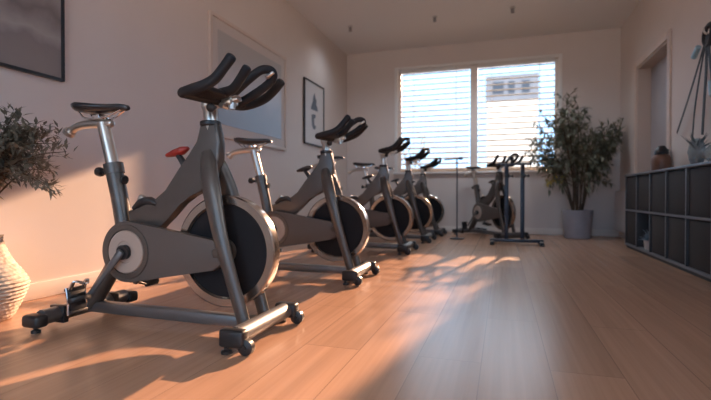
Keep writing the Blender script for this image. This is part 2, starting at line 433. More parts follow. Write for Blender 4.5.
# ------------------------------------------------------------------ exercise bike
# local frame: x forward, y to the rider's left, z up; origin on the floor under the front stabiliser
def make_bike(label, group):
    t = thing('exercise_bike', label, 'exercise bike', (0, 0, 0), 0, group)
    # main frame plate (seat-tube foot, link, diagonal, head)
    out = [(-.325, .945), (-.316, .895), (-.328, .855), (-.385, .800), (-.435, .742), (-.512, .642), (-.56, .592), (-.66, .560), (-.735, .545),
           (-.720, .455), (-.66, .437), (-.560, .452), (-.500, .510), (-.435, .590), (-.375, .615), (-.310, .640), (-.262, .690), (-.225, .780), (-.222, .855), (-.243, .945)]
    bm = BM(); plate(bm, out, -.028, .028, .012, 3); fr = obj('main_frame', bm, 'frame_grey', t)
    bm = BM(); lathe(bm, [(.043, 0), (.047, .004), (.047, .018), (.043, .022)], 24, axis_to((-.285, 0, .932), (-.02, 0, 1))); obj('head_collar', bm, 'black_plastic', fr)
    # seat tube sleeve and rear strut down to the base
    bm = BM(); tube(bm, [(-.843, 0, .755), (-.80, 0, .58), (-.772, 0, .43)], .040, 18, 4); lathe(bm, [(.046, 0), (.046, .05)], 20, axis_to((-.835, 0, .725), (-.22, 0, 1)))
    obj('seat_tube', bm, 'frame_grey', t)
    bm = BM(); tube(bm, [(-.775, 0, .46), (-.80, 0, .36), (-.865, 0, .24), (-.985, 0, .075)], [.034, .036, .04, .042], 16, 4, flat=1.0, side=(0, 1, 0)); obj('rear_strut', bm, 'frame_grey', t)
    # seat post, slider and saddle
    bm = BM(); tube(bm, [(-.835, 0, .72), (-.905, 0, .975)], .030, 18, 1)
    tube(bm, [(-.855, 0, .972), (-.95, 0, .975), (-1.04, 0, .972), (-1.10, 0, .955), (-1.125, 0, .935)], [.02, .022, .02, .02, .026], 14, 4, roundcap=True)
    sp = obj('seat_post', bm, 'silver', t)
    bm = BM(); lathe(bm, [(.030, 0), (.030, .02), (.02, .026)], 16, axis_to((-1.119, 0, .945), (-.6, 0, -.5))); obj('end_cap', bm, 'silver', sp)
    bm = BM()
    # saddle surface: rings along its length
    prof = [(-1.075, .03, .020, 0.010), (-1.065, .058, .030, .012), (-1.03, .078, .036, .010), (-.98, .080, .036, .004), (-.93, .062, .032, .0), (-.87, .036, .028, .0), (-.81, .024, .026, .0), (-.775, .019, .022, -.004), (-.762, .010, .012, -.010)]
    rings = []
    for x, w, h, dz in prof:
        ring = []
        for k in range(18):
            a = 2*PI*k/18; cy, cz = math.cos(a), math.sin(a)
            z = 1.066+dz + (h*.55*cz if cz > 0 else h*cz*1.0)
            if cz > 0: z -= .006*(1-abs(cy))
            ring.append(bm.verts.new((x, w*math.copysign(abs(cy)**.8, cy), z)))
        rings.append(ring)
    for a, b in zip(rings, rings[1:]):
        for k in range(18): bm.faces.new((a[k], a[(k+1) % 18], b[(k+1) % 18], b[k]))
    bm.faces.new(rings[0][::-1]); bm.faces.new(rings[-1])
    for v in bm.verts: v.co.x += .014; v.co.z -= .012
    sd = obj('saddle', bm, 'saddle', t, 50)
    bm = BM()
    for s in (-1, 1): tube(bm, [(-1.04, s*.035, 1.045), (-1.0, s*.03, 1.012), (-.90, s*.024, 1.008), (-.80, s*.012, 1.045)], .0045, 8, 4)
    for v in bm.verts: v.co.x += .014; v.co.z -= .012
    cbox(bm, (-.925, 0, 1.004), (.045, .06, .028), .005); lathe(bm, [(.014, 0), (.014, .03)], 12, Matrix.Translation((-.92, 0, .982)))
    obj('saddle_rail', bm, 'chrome', sd)
    for (px, pz, d, nm) in ((-.872, .728, (-1, 0, .12), 'seat_knob'), (-.79, .695, (1, 0, -.1), 'tube_knob')):
        bm = BM(); L = .075 if d[0] < 0 else .02
        lathe(bm, [(.010, -.015), (.010, L*.5), (.020, L*.55), (.024, L*.7), (.022, L*.95), (.012, L)], 14, axis_to((px, 0, pz), d)); obj(nm, bm, 'black_plastic', t)
    # small lever and pad at the frame junction
    bm = BM(); tube(bm, [(-.70, -.02, .555), (-.655, -.022, .585), (-.60, -.02, .592), (-.565, -.02, .575)], [.012, .02, .02, .012], 10, 3); obj('frame_pad', bm, 'black_plastic', t)
    bm = BM(); cbox(bm, (-.665, -.01, .598), (.03, .03, .045), .006, Matrix.Rotation(.5, 4, 'Y')); obj('frame_latch', bm, 'silver', t)
    # resistance lever
    bm = BM(); tube(bm, [(-.41, 0, .735), (-.445, 0, .785), (-.462, 0, .805)], [.018, .015, .013], 12, 3); lv = obj('lever_stem', bm, 'black_plastic', t)
    bm = BM(); tube(bm, [(-.525, 0, .806), (-.485, 0, .815), (-.44, 0, .826), (-.41, 0, .836)], [.009, .017, .020, .010], 14, 4, flat=1.3, side=(0, 1, 0), roundcap=True)
    obj('resistance_lever', bm, 'red', t)['label'] = 'red resistance lever'
    # fork legs
    for s in (-1, 1):
        bm = BM(); tube(bm, [(-.290, s*.020, .815), (-.268, s*.040, .745), (-.234, s*.066, .64), (-.175, s*.088, .44), (-.116, s*.088, .245), (-.060, s*.085, .07)],
                        [.030, .044, .044, .036, .031, .031], 16, 5, flat=.62, side=(0, 1, 0)); obj('fork_leg', bm, 'frame_grey', t)
    # flywheel
    W = yaxis((-.20, 0, .37))
    bm = BM(); lathe(bm, [(.214, -.010), (.214, .010), (.05, .012), (.05, -.012)], 64, W, closed=True); fw = obj('flywheel', bm, 'disc_black', t)
    bm = BM(); lathe(bm, [(.205, -.016), (.213, -.026), (.244, -.027), (.250, -.022), (.251, 0), (.250, .022), (.244, .027), (.213, .026), (.205, .016), (.209, 0)], 72, W, closed=True)
    obj('flywheel_rim', bm, 'rim', fw)
    bm = BM(); lathe(bm, [(.052, -.03), (.055, -.02), (.055, .02), (.052, .03)], 28, W); lathe(bm, [(.018, -.095), (.018, .095)], 16, W)
    for s in (-1, 1): rbar(bm, (-.205, s*.098, .37), (-.135, s*.098, .37), .01, .04, .004)
    obj('axle', bm, 'frame_grey', fw)
    # chain guard with its round cover
    bm = BM(); plate(bm, hull2((-.692, .355), .142, (-.235, .357), .067, 28), -.078, -.040, .012, 3); gd = obj('belt_guard', bm, 'guard_grey', t)
    G = yaxis((-.692, -.078, .355))
    bm = BM(); lathe(bm, [(.100, -.004), (.096, -.008), (.052, -.009), (.050, -.006), (.034, -.006), (.034, .002), (.100, .002)], 48, G, closed=True); obj('guard_disc', bm, 'disc_beige', gd)['label'] = 'pale beige round cover on the belt guard'
    bm = BM(); lathe(bm, [(.128, -.002), (.126, -.005), (.106, -.005), (.104, -.002), (.104, .002), (.128, .002)], 48, G, closed=True); obj('guard_ring', bm, 'frame_grey', gd)
    # cranks and pedals (a part each side)
    bm = BM(); lathe(bm, [(.034, -.105), (.034, -.09), (.020, -.088), (.020, .115)], 24, yaxis((-.692, 0, .355))); obj('crank_axle', bm, 'black_plastic', t)
    def crank(y0, y1, x, z, upright):
        bm = BM(); s = 1 if y1 > 0 else -1
        tube(bm, [(-.692, y0, .355), (-.692+(x+.692)*.5, (y0+y1)/2, .355+(z-.355)*.5), (x, y1, z)], [.020, .013, .014], 12, 3, flat=.7, side=(0, 1, 0), roundcap=True)
        lathe(bm, [(.008, 0), (.008, .11)], 10, axis_to((x, y1-.01*s, z), (0, s, 0)))
        cr = obj('crank_arm', bm, 'base_grey', t)
        yc = y1+s*.060
        R = Matrix.Translation(V((x, yc, z))) @ (Matrix.Rotation(math.radians(84 if upright else 8), 4, 'Y'))
        bm = BM(); box(bm, -.05, .05, -.040, .040, -.012, .012, .005, 2, R); box(bm, -.058, -.044, -.045, .045, -.016, .016, .004, 2, R); box(bm, .044, .058, -.045, .045, -.016, .016, .004, 2, R)
        pd = obj('pedal', bm, 'black_plastic', cr)
        bm = BM(); sgn = -1 if upright else 1
        for yy in (-.046, .046):
            tube(bm, [R @ V((-.06, yy, 0)), R @ V((.0, yy, .004)), R @ V((.06, yy, 0))], .005, 8, 2)
        tube(bm, [R @ V((-.05, -.035, .01)), R @ V((-.085, -.03, .035)), R @ V((-.07, 0, .062)), R @ V((-.085, .03, .035)), R @ V((-.05, .035, .01))], .0055, 8, 4, flat=2.0, side=(0, 1, 0))
        obj('toe_cage', bm, 'chrome', pd)
        bm = BM(); tube(bm, [R @ V((.0, -.047, 0)), R @ V((-.005, -.045, .035)), R @ V((-.01, 0, .055)), R @ V((-.005, .045, .035)), R @ V((.0, .047, 0))], .003, 8, 4, flat=3.4, side=R.to_3x3() @ V((1, 0, 0)))
        obj('pedal_strap', bm, 'black_plastic', pd)
    crank(-.112, -.150, -.845, .150, True)
    crank(.108, .14, -.845, .165, False)
    # base: long beam and two stabilisers
    bm = BM(); rbar(bm, (-1.02, 0, .066), (-.02, 0, .058), .055, .056, .014); obj('base_beam', bm, 'base_grey', t)
    bm = BM(); tube(bm, [(-.022, -.215, .062), (-.022, .205, .062)], [.040, .040], 16, 1, flat=1.05, side=(1, 0, 0), square=.35)
    fs = obj('front_stabilizer', bm, 'base_grey', t)
    for s in (-1, 1):
        bm = BM(); box(bm, -.075, .036, min(s*.205, s*.258), max(s*.205, s*.258), .028, .098, .013, 3); cp = obj('end_cap', bm, 'black_plastic', fs)
        bm = BM(); lathe(bm, [(.026, -.016), (.032, -.012), (.032, .012), (.026, .016)], 24, yaxis((.036, s*.232, .0325)))
        lathe(bm, [(.010, -.022), (.010, .022)], 12, yaxis((.036, s*.232, .0325)))
        obj('transport_wheel', bm, 'black_plastic', fs)
        bm = BM(); lathe(bm, [(.022, 0), (.022, .010), (.010, .014), (.010, .04)], 16, Matrix.Translation((-.05, s*.235, .0005))); obj('levelling_foot', bm, 'black_plastic', fs)
    bm = BM(); tube(bm, [(-1.02, -.24, .062), (-1.02, .24, .062)], [.037, .037], 16, 1, flat=1.1, side=(1, 0, 0), square=.35)
    rs = obj('rear_stabilizer', bm, 'base_grey', t)
    for s in (-1, 1):
        bm = BM(); box(bm, -1.072, -.970, min(s*.235, s*.30), max(s*.235, s*.30), .026, .084, .018, 3); obj('end_cap', bm, 'black_plastic', rs)
        bm = BM(); lathe(bm, [(.020, 0), (.020, .012), (.010, .016), (.010, .04)], 16, Matrix.Translation((-1.02, s*.265, .0005))); obj('levelling_foot', bm, 'black_plastic', rs)
        bm = BM(); cbox(bm, (-1.02, s*.15, .060), (.088, .03, .082), .006); obj('clamp_band', bm, 'black_plastic', rs)
    # handlebar post, slider and bars
    bm = BM(); lathe(bm, [(.026, -.07), (.030, 0), (.030, .07), (.026, .076)], 20, axis_to((-.284, 0, .945), (-.08, 0, 1)))
    tube(bm, [(-.292, 0, 1.005), (-.305, 0, 1.03), (-.27, 0, 1.045)], [.026, .026, .024], 14, 4)
    rbar(bm, (-.30, 0, 1.018), (-.135, 0, 1.05), .045, .026, .008)
    lathe(bm, [(.012, 0), (.012, .05)], 12, axis_to((-.20, -.045, 1.015), (0, 1, 0))); lathe(bm, [(.016, 0), (.016, .03)], 12, axis_to((-.17, -.01, 1.0), (0, 0, 1)))
    cbox(bm, (-.185, 0, 1.04), (.05, .07, .04), .008)
    hp = obj('handlebar_post', bm, 'silver', t)
    bm = BM(); lathe(bm, [(.008, 0), (.008, .03), (.018, .034), (.02, .05), (.012, .056)], 14, axis_to((-.24, -.03, 1.01), (.2, -1, -.2))); obj('bar_knob', bm, 'black_plastic', hp)
    bm = BM()
    tube(bm, [(-.245, -.245, 1.040), (-.235, -.20, 1.044), (-.218, -.10, 1.046), (-.205, 0, 1.050), (-.205, .10, 1.050), (-.20, .19, 1.058)], [.021, .025, .027, .026, .024, .022], 14, 4, flat=1.0, roundcap=True)
    tube(bm, [(-.245, -.243, 1.042), (-.19, -.243, 1.052), (-.135, -.243, 1.064), (-.090, -.238, 1.088), (-.050, -.236, 1.130), (-.018, -.235, 1.166)], [.020, .023, .023, .022, .021, .022], 14, 4, roundcap=True)
    tube(bm, [(-.225, .12, 1.048), (-.20, .19, 1.055), (-.155, .228, 1.072), (-.10, .236, 1.095), (-.055, .238, 1.130), (-.018, .238, 1.168)], [.020, .022, .022, .022, .022, .022], 14, 4, roundcap=True)
    tube(bm, [(-.215, -.075, 1.052), (-.155, -.075, 1.066), (-.105, -.075, 1.078), (-.07, -.075, 1.115), (-.035, -.075, 1.162)], [.022, .022, .021, .020, .021], 14, 4, roundcap=True)
    tube(bm, [(-.215, .050, 1.055), (-.155, .055, 1.105), (-.090, .060, 1.155), (-.040, .075, 1.190), (-.005, .10, 1.190), (-.005, .125, 1.165), (-.045, .130, 1.130), (-.11, .125, 1.090), (-.19, .12, 1.052)],
         [.020, .021, .021, .020, .019, .019, .020, .021, .020], 14, 4)
    cbox(bm, (-.185, -.15, 1.050), (.11, .20, .024), .010, Matrix.Rotation(-.18, 4, 'Y'), 3)
    for v in bm.verts: v.co.x = v.co.x-.022; v.co.y *= .90; v.co.z -= .004
    obj('handlebar', bm, 'black_foam', t)
    bm = BM(); cbox(bm, (-.03, .095, 1.165), (.045, .04, .012), .004, Matrix.Rotation(-.5, 4, 'Y'))
    obj('bar_clip', bm, 'silver', hp)
    return t

def dup(root, loc, rotz, label=None, group=None):
    r = root.copy(); COL.objects.link(r); r.location = loc; r.rotation_euler = (0, 0, rotz)
    if label: r['label'] = label
    if group: r['group'] = group
    for ch in list(root.children):
        c = ch.copy(); COL.objects.link(c); c.parent = r
        for g in list(ch.children):
            d = g.copy(); COL.objects.link(d); d.parent = c
    return r

BG = 'exercise bikes along the left wall'
bike = make_bike('grey exercise bike nearest the camera, with a red lever and large flywheel', BG)
bike.location = (-.98, 1.79, 0)
bike_ref = bike
others = [((-.985, 3.24, 0), 0, 'grey exercise bike second in the row, just behind the nearest one', BG),
          ((-.975, 4.93, 0), 0, 'grey exercise bike third in the row, in the middle of the line', BG),
          ((-.94, 6.15, 0), 0, 'grey exercise bike fourth in the row, half hidden behind the third', BG),
          ((-.91, 7.15, 0), 0, 'grey exercise bike last in the row, in the back left corner', BG)]
bikes = [bike]
black_lever = None
for loc, rz, lb, g in others+[((.12, 6.72, 0), math.radians(-52), 'dark exercise bike standing apart under the window, behind the equipment stand', None)]:
    b = dup(bike_ref, loc, rz, lb, g)
    if g is None and 'group' in b: del b['group']
    for c in b.children:
        if c.name.startswith('resistance_lever'):
            if black_lever is None:
                black_lever = c.data.copy(); black_lever.materials.clear(); black_lever.materials.append(M['black_plastic'])
            c.data = black_lever; c['label'] = 'black resistance lever'
    for c in b.children:       # bars of the third and fourth bike are set a little higher
        if c.name.startswith('handlebar') and len(bikes) in (2, 3): c.location.z = .05
    bikes.append(b)
bikes[4].location.z = 0

# ------------------------------------------------------------------ equipment stand by the window
t = thing('equipment_stand', 'dark steel equipment stand with two posts and a top bar, before the window', 'stand', (.14, 6.14, 0))
for x in (-.10, .09):
    bm = BM(); rbar(bm, (x, 0, .05), (x, 0, 1.0), .042, .05, .005, (1, 0, 0)); p = obj('post', bm, 'stand', t)
    bm = BM(); cbox(bm, (x+.005, -.005, .86), (.06, .055, .05), .006); lathe(bm, [(.008, 0), (.008, .03), (.018, .034), (.018, .05)], 12, axis_to((x+.03, 0, .86), (1, 0, 0))); obj('height_knob', bm, 'black_plastic', p)
bm = BM(); rbar(bm, (-.30, 0, .045), (.34, 0, .045), .07, .04, .01); obj('base_bar', bm, 'stand', t)
for x in (-.27, .31):
    bm = BM(); rbar(bm, (x, -.19, .028), (x, .17, .028), .05, .032, .01)
    for yy in (-.17, .15): lathe(bm, [(.03, .0005), (.03, .014)], 14, Matrix.Translation((x, yy, 0)))
    obj('foot_bar', bm, 'black_plastic', t)
bm = BM(); rbar(bm, (-.22, 0, 1.008), (.20, 0, 1.008), .035, .028, .006); obj('top_bar', bm, 'stand', t)
bm = BM(); lathe(bm, [(.012, 0), (.012, .03), (.026, .034), (.028, .06), (.022, .09), (.010, .094)], 16, Matrix.Translation((-.04, 0, 1.02))); obj('top_knob', bm, 'black_plastic', t)
bm = BM(); tube(bm, [(.09, -.02, .94), (.09, -.08, .95), (.09, -.10, 1.0)], .008, 8, 3); obj('hook', bm, 'stand', t)

# slim floor stand left of the lone bike (thin upright with a crosspiece)
t = thing('slim_pole_stand', 'slim dark pole on a round base with a short crosspiece, left of the lone bike', 'stand', (-.62, 6.62, 0))
bm = BM(); lathe(bm, [(.10, .0005), (.10, .012), (.03, .02), (.012, .03)], 24); obj('base', bm, 'stand', t)
bm = BM(); tube(bm, [(0, 0, .02), (0, 0, 1.12)], .009, 10, 1); obj('pole', bm, 'stand', t)
bm = BM(); tube(bm, [(-.18, 0, 1.12), (0, 0, 1.13), (.06, 0, 1.13)], .009, 8, 2); cbox(bm, (.05, 0, 1.135), (.06, .04, .04), .008); obj('crosspiece', bm, 'stand', t)

# ------------------------------------------------------------------ cube shelf along the right wall
CX0, CX1 = 1.385, 1.635
CY0, NC, CW = 3.34, 6, .478
CY1 = CY0+NC*CW
th = .022; CH = .858; Z0 = .03
t = thing('cube_shelf', 'long low blue-grey cube shelf with two rows of compartments along the right wall', 'shelf', ((CX0+CX1)/2, (CY0+CY1)/2, 0))
ox, oy = -(CX0+CX1)/2, -(CY0+CY1)/2
def two_tone(bm, ax):        # faces across the given axis take the darker material, edges stay grey
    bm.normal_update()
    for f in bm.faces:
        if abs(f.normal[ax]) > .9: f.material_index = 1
bm = BM(); box(bm, CX0-.006+ox, CX1+ox, CY0-.012+oy, CY1+.012+oy, CH-th, CH, .003); obj('top_board', bm, 'cab', t)
bm = BM(); box(bm, CX0+ox, CX1+ox, CY0+oy, CY1+oy, Z0, Z0+th, .002); obj('bottom_board', bm, 'cab', t)
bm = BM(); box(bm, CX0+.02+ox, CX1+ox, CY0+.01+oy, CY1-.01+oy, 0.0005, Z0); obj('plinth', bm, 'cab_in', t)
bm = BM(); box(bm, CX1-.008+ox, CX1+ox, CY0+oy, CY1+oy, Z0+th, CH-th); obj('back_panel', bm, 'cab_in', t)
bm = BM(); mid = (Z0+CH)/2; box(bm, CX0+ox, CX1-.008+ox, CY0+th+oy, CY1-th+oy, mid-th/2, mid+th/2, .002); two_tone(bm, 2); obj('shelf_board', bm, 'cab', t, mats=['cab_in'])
for k in range(NC+1):
    y = CY0+k*CW; a, b = y-th/2, y+th/2
    if k == 0: a, b = y, y+th
    if k == NC: a, b = y-th, y
    for (za, zb) in ((Z0+th, mid-th/2), (mid+th/2, CH-th)):
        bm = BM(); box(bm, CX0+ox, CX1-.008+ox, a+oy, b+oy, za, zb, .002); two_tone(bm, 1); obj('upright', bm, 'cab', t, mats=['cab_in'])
# dark fabric bins
ordn = ['nearest the window', 'second from the window', 'third from the window', 'fourth from the window', 'fifth from the window', 'nearest the camera']
bins = []
hb = (mid-th/2)-(Z0+th)-.012
bm0 = BM(); w2 = (CW-th)/2-.008; dd = .19
for (a, b_, c, d) in ((-dd/2, -dd/2+.008, -w2, w2), (dd/2-.008, dd/2, -w2, w2), (-dd/2+.008, dd/2-.008, -w2, -w2+.008), (-dd/2+.008, dd/2-.008, w2-.008, w2)):
    box(bm0, a, b_, c, d, 0, hb, .003)
box(bm0, -dd/2+.008, dd/2-.008, -w2+.008, w2-.008, 0, .008)
tag_proto = None
for r_, (zb, rn) in enumerate(((Z0+th+.001, 'bottom'), (mid+th/2+.001, 'top'))):
    for k in range(NC):
        idx = NC-1-k
        if rn == 'bottom' and idx == 1: continue
        y = CY0+(k+.5)*CW + (th/4 if k == 0 else (-th/4 if k == NC-1 else 0))
        loc = (CX0+.018+dd/2, y, zb)
        lb = 'black fabric bin in the %s row of the cube shelf, %s' % (rn, ordn[idx])
        if tag_proto is None:
            o = obj('storage_bin', bm0, 'bin'); tag_proto = o
        else:
            o = tag_proto.copy(); COL.objects.link(o)
            for ch in list(tag_proto.children):
                c = ch.copy(); COL.objects.link(c); c.parent = o
        o.location = loc; tag(o, lb, 'storage bin', 'black bins in the cube shelf')

# ------------------------------------------------------------------ plants
def leaf(bm, p, d, up, L, w, fold=.25, mi=0):
    d = d.normalized(); s = d.cross(up)
    if s.length < 1e-3: s = d.cross(V((1, 0, 0)))
    s.normalize(); n = s.cross(d).normalized()
    b = bm.verts.new(p); m1 = p+d*L*.42; tip = bm.verts.new(p+d*L-n*L*.12)
    c = bm.verts.new(m1-n*w*fold*.3); l = bm.verts.new(m1+s*w*.5+n*w*fold*.3); r = bm.verts.new(m1-s*w*.5+n*w*fold*.3)
    for f in ((b, l, c), (c, l, tip), (b, c, r), (c, r, tip)):
        ff = bm.faces.new(f); ff.material_index = mi

def rnd_dir(rg, up=0.0):
    while True:
        v = V((rg.uniform(-1, 1), rg.uniform(-1, 1), rg.uniform(-1, 1)))
        if .1 < v.length < 1: break
    v.normalize(); v.z += up; return v.normalized()

# tall bushy plant in the back right corner
rg = random.Random(5)
PX, PY = 1.02, 7.28
t = thing('potted_plant', 'tall bushy green plant in a grey pot, in the back right corner', 'plant', (PX, PY, 0))
bm = BM(); lathe(bm, [(.165, .0005), (.175, .01), (.205, .39), (.205, .405), (.188, .405), (.180, .37)], 36, None); obj('pot', bm, 'pot', t)
bm = BM(); lathe(bm, [(.183, .365), (.12, .375), (.02, .38)], 24); obj('soil', bm, 'soil', t)
bs, bl = BM(), BM()
def clampP(p):
    p.x = min(p.x, XR-.06-PX); p.y = min(p.y, YB-.08-PY); return p
stems = []
for i in range(15):
    a = 2*PI*i/15+rg.uniform(-.2, .2); sp = rg.uniform(.12, .62)
    tx = -.02+math.cos(a)*sp*1.15; ty = math.sin(a)*sp*.62; tz = rg.uniform(1.45, 1.95)-sp*.55
    if i in (3, 11): tz = 1.9
    p0 = V((math.cos(a)*.06, math.sin(a)*.06, .37)); p3 = clampP(V((tx, ty, tz)))
    p1 = p0.lerp(p3, .35)+V((-.05*math.cos(a), -.05*math.sin(a), .10)); p2 = p0.lerp(p3, .72)+V((.0, 0, .08))
    tube(bs, [p0, p1, p2, p3], [.010, .008, .006, .003], 6, 4)
    pts, _ = smooth_path([p0, p1, p2, p3], [0]*4, 8)
    for j in range(9, len(pts)):
        for q in range(2):
            bd = rnd_dir(rg, .15); bd.y *= .75; bd.normalize()
            L = rg.uniform(.10, .26); e = clampP(pts[j]+bd*L)
            tube(bs, [pts[j], pts[j].lerp(e, .5)+V((0, 0, .02)), e], [.003, .0025, .0015], 4, 2)
            for k in range(8):
                f = rg.uniform(.15, 1.0); lp = pts[j].lerp(e, f); ld = (bd+rnd_dir(rg)*.9+V((0, 0, -.15))).normalized()
                lp2 = lp+ld*.1
                if lp2.x > XR-.03-PX or lp2.y > YB-.07-PY: ld.x = -abs(ld.x); ld.y = -abs(ld.y)
                leaf(bl, lp, ld, V((0, 0, 1)), rg.uniform(.07, .12), rg.uniform(.022, .036))
    stems.append(pts)
# drooping lower branches
for (dx, dy, z0, z1) in ((-.70, -.05, 1.35, 1.48), (-.72, -.16, 1.2, 1.26), (-.60, -.2, 1.45, 1.66), (-.5, .05, 1.6, 1.84), (.42, -.1, 1.3, 1.4), (-.42, -.10, .95, .80), (.40, -.12, .90, .78), (.36, -.20, 1.1, 1.02), (-.5, -.15, 1.3, 1.22)):
    e = clampP(V((dx, dy, z1))); b0 = V((dx*.12, dy*.12, z0-.45 if z0 > 1.15 else z0-.15))
    tube(bs, [b0, (b0+e)/2+V((0, 0, .06)), e], [.005, .004, .002], 5, 4)
    yl = -.45 < dx < -.4 and z0 < 1
    tgt = bl
    for k in range(60):
        f = rg.uniform(.35, 1.0); lp = b0.lerp(e, f)+V((0, 0, .10*f*(1-f)*2)); ld = (rnd_dir(rg)+V((dx, dy, -.2))).normalized()
        if (lp+ld*.1).x > XR-.03-PX: ld.x = -abs(ld.x)
        leaf(tgt, lp, ld, V((0, 0, 1)), rg.uniform(.06, .11), rg.uniform(.02, .034), mi=1 if yl else 0)
obj('stems', bs, 'stem', t); obj('foliage', bl, 'leaf_r', t, 60, mats=['leaf_y'])

# leafy tree in a woven vase at the left
rg = random.Random(11)
BX, BY = -2.425, 1.60
t = thing('potted_tree', 'small grey-green leafy tree in a round woven vase by the left wall', 'plant', (BX, BY, 0))
prof = [(.085, .0005), (.105, .012), (.132, .06), (.158, .12), (.172, .165), (.171, .190), (.150, .230), (.120, .275), (.095, .32), (.078, .36), (.066, .40), (.070, .42), (.058, .42), (.054, .39)]
pp, rr_ = smooth_path([V((r, 0, h)) for r, h in prof[:12]], [0]*12, 9)
fine = [(p.x, max(.0005, p.z)) for p in pp]+prof[12:]
bm = BM()
lathe(bm, fine, 96, None, fn=lambda a, h: 1+.022*math.sin(h*2*PI/.019)*(1 if h > .01 else 0)+.014*math.sin(a*32+(PI if int(h/.019) % 2 else 0)))
obj('woven_vase', bm, 'weave', t, 60)
bm = BM(); lathe(bm, [(.053, .385), (.04, .395), (.01, .397)], 16); obj('soil', bm, 'soil', t)
bs, bl = BM(), BM()
def clampT(p): p.x = max(p.x, XL+.05-BX); return p
trunk = [V((.02, 0, .38)), V((.045, .0, .50)), V((.02, .01, .64)), V((.04, .0, .78))]
tube(bs, trunk, [.012, .010, .009, .007], 8, 4)
for i in range(46):
    a = 2*PI*i/46*2.4+rg.uniform(-.3, .3)
    b0 = trunk[2].lerp(trunk[3], rg.uniform(0, 1)) if i % 3 else trunk[1].lerp(trunk[2], rg.uniform(.6, 1))
    rad = rg.uniform(.14, .40); zz = rg.uniform(.68, 1.05)
    e = clampT(V((.03+math.cos(a)*rad*.95, math.sin(a)*rad*.8, zz-rad*.15)))
    mid_ = b0.lerp(e, .5)+V((0, 0, .07))
    tube(bs, [b0, mid_, e], [.005, .0035, .0015], 5, 4)
    pts, _ = smooth_path([b0, mid_, e], [0]*3, 8)
    for j in range(4, len(pts)):
        for q in range(5):
            ld = (rnd_dir(rg)*.9+(e-b0).normalized()*.7+V((0, 0, -.1))).normalized()
            lp = pts[j]+rnd_dir(rg)*.03
            if (lp+ld*.06).x < XL+.02-BX: ld.x = abs(ld.x)
            leaf(bl, clampT(lp), ld, V((0, 0, 1)), rg.uniform(.035, .062), rg.uniform(.012, .02))
# one long branch reaching right
b0 = V((.05, 0, .70)); e = V((.46, -.02, .64)); pts, _ = smooth_path([b0, V((.2, -.02, .74)), V((.33, -.02, .70)), e], [0]*4, 8)
tube(bs, [b0, V((.2, -.02, .74)), V((.33, -.02, .70)), e], [.005, .004, .003, .0015], 5, 4)
for p in pts[4:]:
    for q in range(5):
        ld = (rnd_dir(rg)+V((.6, 0, -.1))).normalized(); leaf(bl, p+rnd_dir(rg)*.02, ld, V((0, 0, 1)), rg.uniform(.035, .06), rg.uniform(.012, .02))
obj('stems', bs, 'stem', t); obj('foliage', bl, 'leaf_o', t, 60)

# ------------------------------------------------------------------ pictures on the left wall
def picture(label, y0, y1, z0, z1, fw, fm, inner, pm, mount=0.0, blobs=False):
    yc, zc = (y0+y1)/2, (z0+z1)/2; hy, hz = (y1-y0)/2, (z1-z0)/2
    t = thing('framed_picture', label, 'picture', (XL+.001, yc, zc))
    bm = BM(); D = .03
    box(bm, 0, D, -hy, -hy+fw, -hz, hz, .003); box(bm, 0, D, hy-fw, hy, -hz, hz, .003)
    box(bm, 0, D, -hy+fw, hy-fw, -hz, -hz+fw, .003); box(bm, 0, D, -hy+fw, hy-fw, hz-fw, hz, .003)
    obj('frame', bm, fm, t)
    a, b = hy-fw, hz-fw
    if mount:
        bm = BM(); box(bm, .004, .014, -a, a, -b, b); obj('mount_board', bm, 'mount', t)
        a -= mount; b -= mount
    bm = BM(); box(bm, .006 if not mount else .0145, .018, -a, a, -b, b); pr = obj('print', bm, pm, t)
    if blobs:
        bm = BM()
        def poly(pts):
            f = [bm.verts.new((.0185, y*hy, z*hz)) for y, z in pts]; g = [bm.verts.new((.0195, y*hy, z*hz)) for y, z in pts]
            n = len(f); bm.faces.new(f); bm.faces.new(g[::-1])
            for k in range(n): bm.faces.new((f[k], f[(k+1) % n], g[(k+1) % n], g[k]))
        poly([(-.38, .12), (.34, .12), (.30, .25), (.18, .32), (.2, .45), (.05, .58), (.02, .68), (-.12, .55), (-.2, .36), (-.3, .26)])
        poly([(-.3, -.05), (-.05, .0), (.12, -.02), (.08, -.12), (-.05, -.14), (-.02, -.35), (.15, -.36), (.1, -.46), (-.12, -.5), (-.26, -.38), (-.3, -.2)])
        obj('printed_figure', bm, 'print_ink', pr)
    return t
picture('black framed misty mountain picture at the far left, nearest the camera', 1.05, 2.20, 1.33, 2.45, .018, 'fr_black', 0, 'print_mountain')
picture('large pale framed hazy blue picture in the middle of the left wall', 3.71, 5.31, 1.18, 2.36, .035, 'fr_pale', 0, 'print_sea', .10)
picture('small black framed picture with dark printed shapes, nearest the back corner', 5.87, 6.60, 1.34, 2.26, .02, 'fr_black', 0, 'print_paper', 0, True)

